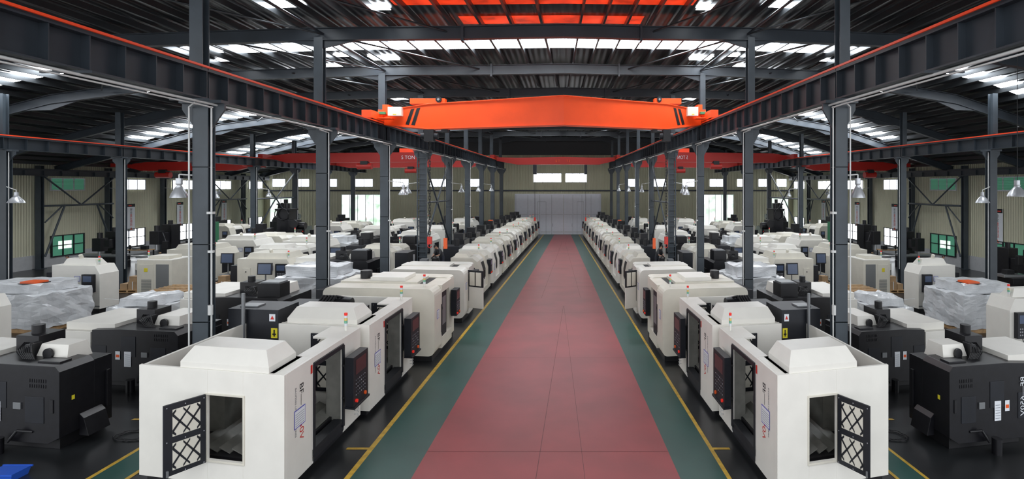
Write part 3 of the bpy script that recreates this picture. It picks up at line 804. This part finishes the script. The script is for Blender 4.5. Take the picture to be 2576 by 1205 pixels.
put(borer(),'horizontal_boring_mill',at(22.4,46,.05),bevel=BV)
for i,k in enumerate(['t','l','t','l']):
    Y=[38.6,42.2,52.5,57][i]; f=at(22.6,Y,.05)
    put(towervmc(D=2.8) if k=='t' else lathe(rear=True,D=2.6),'vertical_machining_center' if k=='t' else 'cnc_lathe',f,bevel=BV)
put(mill(),'milling_machine',at(29.0,39.5,.05),bevel=BV)
put(mill(h=2.6,wt='machblack'),'milling_machine',at(34.0,40.5,.05),bevel=BV)
put(mill(h=2.4,wt='machblack'),'milling_machine',at(33.8,31.0,.05),bevel=BV)
put(mill(h=2.9,m='green_ind'),'milling_machine',at(31.0,47,.05),bevel=BV)
put(mill(h=3.0),'milling_machine',at(28.5,54,.05),bevel=BV)
put(lathe(rear=True,D=2.4),'cnc_lathe',at(33.5,53,.05),bevel=BV)
put(borer(),'horizontal_boring_mill',at(30.5,61,.05),bevel=BV)
def workbench():
    b=B(); b.box(0,2.2,0,.8,.78,.84,'wood')
    for x in(.05,2.05):
        for y in(.05,.65): b.box(x,x+.08,y,y+.08,0,.78,'dark')
    b.box(.1,2.1,.1,.7,.3,.34,'dark'); b.box(.3,.8,.2,.5,.84,1.15,'navy'); b.box(1.1,1.5,.2,.6,.84,1.0,'grey'); b.cyl((1.8,.4,.84),(1.8,.4,1.2),.09,'dark'); return b
for (a,y) in ((36.5,34.5),(35.5,45.5),(31,43.6),(26,49.5),(35,50)): put(workbench(),'workbench',at(a,y,0),bevel=BV)
def pallet_stack():
    b=B()
    for z in (0,.12):
        for i in range(5): b.box(0,1.2,i*.24,i*.24+.13,z,z+.025,'wood')
    for x in (0,.55,1.1): b.box(x,x+.1,0,1.1,.025,.12,'wood')
    b.box(.08,.62,.1,.6,.145,.6,'cardboard'); b.box(.66,1.1,.1,.7,.145,.48,'cardboard'); b.box(.15,.6,.15,.55,.6,.9,'cardboard'); b.box(.34,.38,.09,.61,.145,.605,'paper')
    b.cyl((.85,.9,.145),(.85,.9,.6),.14,'navy',n=16)
    return b
for (a,y) in ((16.6,18.6),(16.4,27.2),(25.2,31.5),(20.2,31.6),(30,28),(29.5,35.0)): put(pallet_stack(),'loaded_pallet',at(a,y,.05))
def monitor_stand():
    b=B(); b.box(0,.6,0,.5,0,.75,'navy'); b.cyl((.3,.25,.75),(.3,.25,1.5),.035,'grey'); b.obox((-.1,.12,1.4),(.8,0,0),(0,.08,.0),(0,.05,.62),'navy')
    b.quad([(-.04,.116,1.46),(.64,.116,1.46),(.64,.16,1.96),(-.04,.16,1.96)],'screenblue'); b.box(.05,.55,-.2,0,.75,.79,'grey'); return b
for (a,y) in ((16.3,28.9),(21.0,33.2),(15.9,36.4),(20.9,37.6)): put(monitor_stand(),'operator_terminal',at(a,y,.05,z=0),bevel=BV)

b=B()
b.frus((0,.5,0,.35,0),(-.04,.54,-.03,.38,.16),'bluebin'); b.box(-.06,.56,-.05,-.02,.14,.17,'bluebin'); b.box(-.06,.56,.37,.40,.14,.17,'bluebin')
put(b,'blue_storage_bin',at(11.6,11.3,0),both=False)
b=B()
pts=[]
for i in range(60):
    t=i*.3; r=.45+.1*math.sin(i*.7); pts.append((10.75+r*math.cos(t)*.9,13.4+r*math.sin(t)*.6,.02+.004*(i%5)))
b.path(pts,.012,'dark',n=5); put(b,'cable_coil')

def lamp(a,Y,z,r=.3,top=None):
    b=B(); c=(a,Y,z)
    b.rev([(r,0),(r*.97,.03),(r*.8,.12),(r*.5,.24),(r*.25,.32),(.1,.36)],c,'lampshade'); b.rev([(r*.98,.0),(r*.78,.11),(r*.48,.22),(.0,.3)],c,'conduit')
    b.cyl((a,Y,z+.34),(a,Y,z+.5),.08,'lampshade',n=16); b.rev([(.0,.10),(.06,.13),(.07,.2),(.04,.3)],c,'paper',n=12)
    if top: 
        b.path([(a,Y,z+.5),(a,Y,z+.6),top],.02,'conduit',n=6)
    else: b.cyl((a,Y,z+.5),(a,Y,rz(a)-.2),.012,'dark',n=6)
    put(b,'pendant_lamp')
lamp(10.36,14.3,5.72,.21,top=(10.05,14.4,6.3))
lamp(26.35,25.9,5.25,.33,top=(26.8,25.9,6.0))
lamp(18.9,17.2,5.7,.30)
for n,(a,Y) in enumerate([(8.9,ROWS[2]-.1),(8.9,ROWS[4]-.1),(8.9,ROWS[5]-.1),(8.9,ROWS[6]),(25.8,39.2),(25.8,45.8),(38.3,46.4),(38.3,52.5),(38.3,58.7),(10.8,ROWS[3])]):
    la=9.66 if a<12 else (26.8 if a<30 else 39.4)
    lamp(a,Y,5.6 if a<12 else 5.2,.24,top=(la,Y,6.3 if a<12 else 5.9))

for i,Y in enumerate((37.9,49.2,55.2,62.0)):
    b=B(); f=39.90
    b.box(f-.01,f+.03,Y-.42,Y+.42,2.1,4.5,'paper'); b.box(f-.02,f-.011,Y-.42,Y+.42,4.22,4.5,'dark'); b.box(f-.02,f-.011,Y-.42,Y+.42,2.1,2.16,'dark')
    s='\u5b89\u5168\u91cd\u5728\u9884\u9632'
    for j,ch in enumerate(s):
        b.text(ch,(f-.022,Y-.14,3.9-.27*j),(0,1,0),(0,0,1),.27,'red' if j>1 else 'dark')
    b.prism([(Y-.15,2.2),(Y+.15,2.2),(Y,2.42)],0,f-.022,f-.012,'orange'); b.box(f-.024,f-.02,Y-.3,Y+.05,4.3,4.38,'red')
    put(b,'wall_banner')

# ---------------- people ----------------
def human(name,place,pose):
    J=pose
    chain=[('pelvis','waist'),('waist','chest'),('chest','neck'),('neck','headb'),
      ('chest','shL'),('shL','elL'),('elL','wrL'),('chest','shR'),('shR','elR'),('elR','wrR'),
      ('pelvis','hipL'),('hipL','knL'),('knL','anL'),('anL','toL'),('pelvis','hipR'),('hipR','knR'),('knR','anR'),('anR','toR')]
    rad={'pelvis':.145,'waist':.135,'chest':.155,'neck':.06,'headb':.06,'shL':.075,'shR':.075,'elL':.045,'elR':.045,'wrL':.028,'wrR':.028,
     'hipL':.10,'hipR':.10,'knL':.062,'knR':.062,'anL':.04,'anR':.04,'toL':.035,'toR':.035}
    names=list(rad.keys()); vs=[Vector(J[n]) for n in names]; rr=[rad[n] for n in names]; es=[(names.index(a),names.index(b)) for a,b in chain]
    bones=[]
    for a,bn in chain:
        mt='shirt'
        if a in('neck',) or a.startswith('el'): mt='skin'
        if a in('hipL','hipR','knL','knR') : mt='trousers'
        if a=='pelvis': mt='trousers'
        if a in('anL','anR'): mt='shoe'
        if (a,bn)==('pelvis','waist'): mt='shirt'
        bones.append((Vector(J[a]),Vector(J[bn]),mt))
    for sd in('L','R'):
        wr=Vector(J['wr'+sd]); el=Vector(J['el'+sd]); d=(wr-el).normalized(); side=d.cross(Vector((0,0,1)))
        if side.length<.1: side=Vector((1,0,0))
        side.normalize(); nrm=side.cross(d)
        iw=names.index('wr'+sd)
        palm=wr+d*.075; vs.append(palm); rr.append(.028); ip=len(vs)-1; es.append((iw,ip)); bones.append((wr,palm,'skin'))
        for q,(off,ln) in enumerate(((-.033,.06),(-.011,.075),(.011,.07),(.033,.055))):
            b1=palm+side*off+d*.02; b2=b1+d*ln*.5-nrm*.01; b3=b2+d*ln*.35-nrm*.03
            i0=len(vs); vs+= [b1,b2,b3]; rr+=[.010,.009,.008]; es+=[(ip,i0),(i0,i0+1),(i0+1,i0+2)]; bones.append((b1,b3,'skin'))
        t1=wr+d*.03+side*.035; t2=t1+d*.04+side*.02; i0=len(vs); vs+=[t1,t2]; rr+=[.012,.010]; es+=[(iw,i0),(i0,i0+1)]; bones.append((t1,t2,'skin'))
    me=bpy.data.meshes.new('tmp'); me.from_pydata(vs,es,[]); ob=bpy.data.objects.new('tmp',me); bpy.context.collection.objects.link(ob)
    md=ob.modifiers.new('s','SKIN')
    for i,d in enumerate(me.skin_vertices[0].data):
        d.radius=(rr[i],rr[i]); d.use_root=(i==0)
    md.use_smooth_shade=True
    sb=ob.modifiers.new('u','SUBSURF'); sb.levels=2
    bpy.context.view_layer.update()
    em=bpy.data.meshes.new_from_object(ob.evaluated_get(bpy.context.evaluated_depsgraph_get()))
    V=[v.co.copy() for v in em.vertices]; P=[tuple(p.vertices) for p in em.polygons]
    bpy.data.objects.remove(ob)
    def near(c):
        best=None;bd=9
        for a,bb,m in bones:
            ab=bb-a; t=max(0,min(1,(c-a).dot(ab)/max(1e-6,ab.length_squared))); dd=(a+ab*t-c).length
            if dd<bd: bd=dd;best=m
        return best
    b=B()
    Mt=[near(sum((V[i] for i in p),Vector())/len(p)) for p in P]
    for p in range(len(P)): b.sm.add(p)
    b.v=[tuple(v) for v in V]; b.f=P; b.m=Mt
    hb=Vector(J['headb']); nk=Vector(J['neck']); up=(hb-nk).normalized(); fwd=Vector(J.get('look',(0,-1,0))); fwd=(fwd-up*fwd.dot(up)).normalized(); rt=fwd.cross(up)
    hc=hb+up*.07
    def hp(x,y,z): return hc+rt*x+fwd*y+up*z
    n=14; rings=12; hv=[]
    for i in range(rings+1):
        ph=math.pi*i/rings; z=-math.cos(ph)*.115; r=math.sin(ph)
        for j in range(n):
            th=2*math.pi*j/n; x=math.cos(th)*r*.077; y=math.sin(th)*r*.095
            if z<-.02: x*=1-.25*(-z-.02)/.1; y*=1-.08*(-z-.02)/.1
            if z<0 and y>0: y+=.004
            hv.append(hp(x,y,z))
    for i in range(rings):
        for j in range(n):
            k=(j+1)%n; f=(i*n+j,i*n+k,(i+1)*n+k,(i+1)*n+j)
            z=-math.cos(math.pi*(i+.5)/rings)*.115; sy=math.sin(2*math.pi*(j+.5)/n)
            b.add([hv[q] for q in f],[(0,1,2,3)],'hair' if (z>.055 or (sy<.1 and z>-.04)) else 'skin',True)
    b.add([hp(-.012,.092,.01),hp(.012,.092,.01),hp(0,.095,.035),hp(0,.118,-.005),hp(-.014,.094,-.012),hp(.014,.094,-.012)],[(0,2,3),(2,1,3),(0,3,4),(1,5,3),(4,3,5)],'skin')
    for sx in(-1,1):
        b.add([hp(sx*.018,.093,.02),hp(sx*.044,.082,.02),hp(sx*.044,.083,.030),hp(sx*.018,.095,.030)],[(0,1,2,3)],'hair')
        b.add([hp(sx*.076,-.01,-.02),hp(sx*.09,-.02,0),hp(sx*.09,-.02,.03),hp(sx*.076,-.01,.03),hp(sx*.078,.015,.0)],[(0,1,4),(1,2,4),(2,3,4)],'skin')
    b.add([hp(-.025,.088,-.045),hp(.025,.088,-.045),hp(.02,.091,-.052),hp(-.02,.091,-.052)],[(0,1,2,3)],'red')
    b.add([hp(.08*math.cos(t*math.pi/6),.1*math.sin(t*math.pi/6)-.005,.06) for t in range(12)]+[hp(.05*math.cos(t*math.pi/6),.062*math.sin(t*math.pi/6)-.005,.112) for t in range(12)]+[hp(0,0,.124)],
          [(i,(i+1)%12,12+(i+1)%12,12+i) for i in range(12)]+[(12+i,12+(i+1)%12,24) for i in range(12)],'hair',True)
    put(b,name,f=place)
def rotplace(a0,Y0,z0,ang):
    ca,sa=math.cos(ang),math.sin(ang)
    return lambda x,y,z: (C*Y0-a0+x*ca-y*sa, Y0+x*sa+y*ca, z0+z)
bend=dict(pelvis=(0,.05,.93),waist=(0,-.02,1.06),chest=(0,-.20,1.27),neck=(0,-.32,1.40),headb=(0,-.38,1.45),
  shL=(-.17,-.24,1.32),shR=(.17,-.24,1.32),elL=(-.24,-.34,1.06),elR=(.24,-.34,1.06),wrL=(-.10,-.52,1.0),wrR=(.10,-.52,1.0),
  hipL=(-.09,.05,.88),hipR=(.09,.05,.88),knL=(-.11,.0,.47),knR=(.11,0,.47),anL=(-.12,.06,.07),anR=(.12,.06,.07),toL=(-.13,-.12,.035),toR=(.13,-.12,.035),look=(0,-.8,-.5))
human('worker_bending',rotplace(7.85,31.0,1.20,math.radians(-35)),bend)
sit=dict(pelvis=(0,.05,.52),waist=(0,.04,.68),chest=(0,-.02,.92),neck=(0,-.06,1.09),headb=(0,-.09,1.16),
  shL=(-.18,-.03,.98),shR=(.18,-.03,.98),elL=(-.22,-.12,.72),elR=(.22,-.12,.72),wrL=(-.12,-.36,.72),wrR=(.12,-.36,.72),
  hipL=(-.09,.0,.50),hipR=(.09,0,.50),knL=(-.12,-.42,.50),knR=(.12,-.42,.50),anL=(-.12,-.42,.08),anR=(.12,-.42,.08),toL=(-.12,-.58,.035),toR=(.12,-.58,.035),look=(0,-1,-.3))
def stool(a,Y):
    b=B(); b.cyl((0,0,.34),(0,0,.375),.17,'dark',n=18)
    for i in range(4):
        t=math.pi/4+i*math.pi/2; b.cyl((.1*math.cos(t),.1*math.sin(t),.34),(.17*math.cos(t),.17*math.sin(t),0),.015,'grey')
    b.cyl((-.11,-.11,.2),(.11,.11,.2),.01,'grey'); b.cyl((-.11,.11,.2),(.11,-.11,.2),.01,'grey')
    put(b,'work_stool',f=lambda x,y,z:(C*Y-a+x,Y+y,z))
for (a,Y,g) in ((33.0,37.0,20),(35.0,38.0,-40)):
    human('worker_seated',rotplace(a,Y,0,math.radians(g)),sit); stool(a,Y+.05)

# ---------------- world, camera ----------------
wd=bpy.data.worlds.new('World'); scene.world=wd; wd.use_nodes=True
bg=wd.node_tree.nodes['Background']; bg.inputs['Color'].default_value=(0.93,0.96,1,1); bg.inputs['Strength'].default_value=1.6
cam=bpy.data.cameras.new('camera'); co=bpy.data.objects.new('camera',cam); bpy.context.collection.objects.link(co)
co.location=(0,0,H); co.rotation_euler=(math.radians(90),0,0)
cam.sensor_width=36; cam.lens=36*F/2576; cam.shift_x=-130/2576; cam.shift_y=-132.5/2576
cam.clip_end=300
scene.camera=co
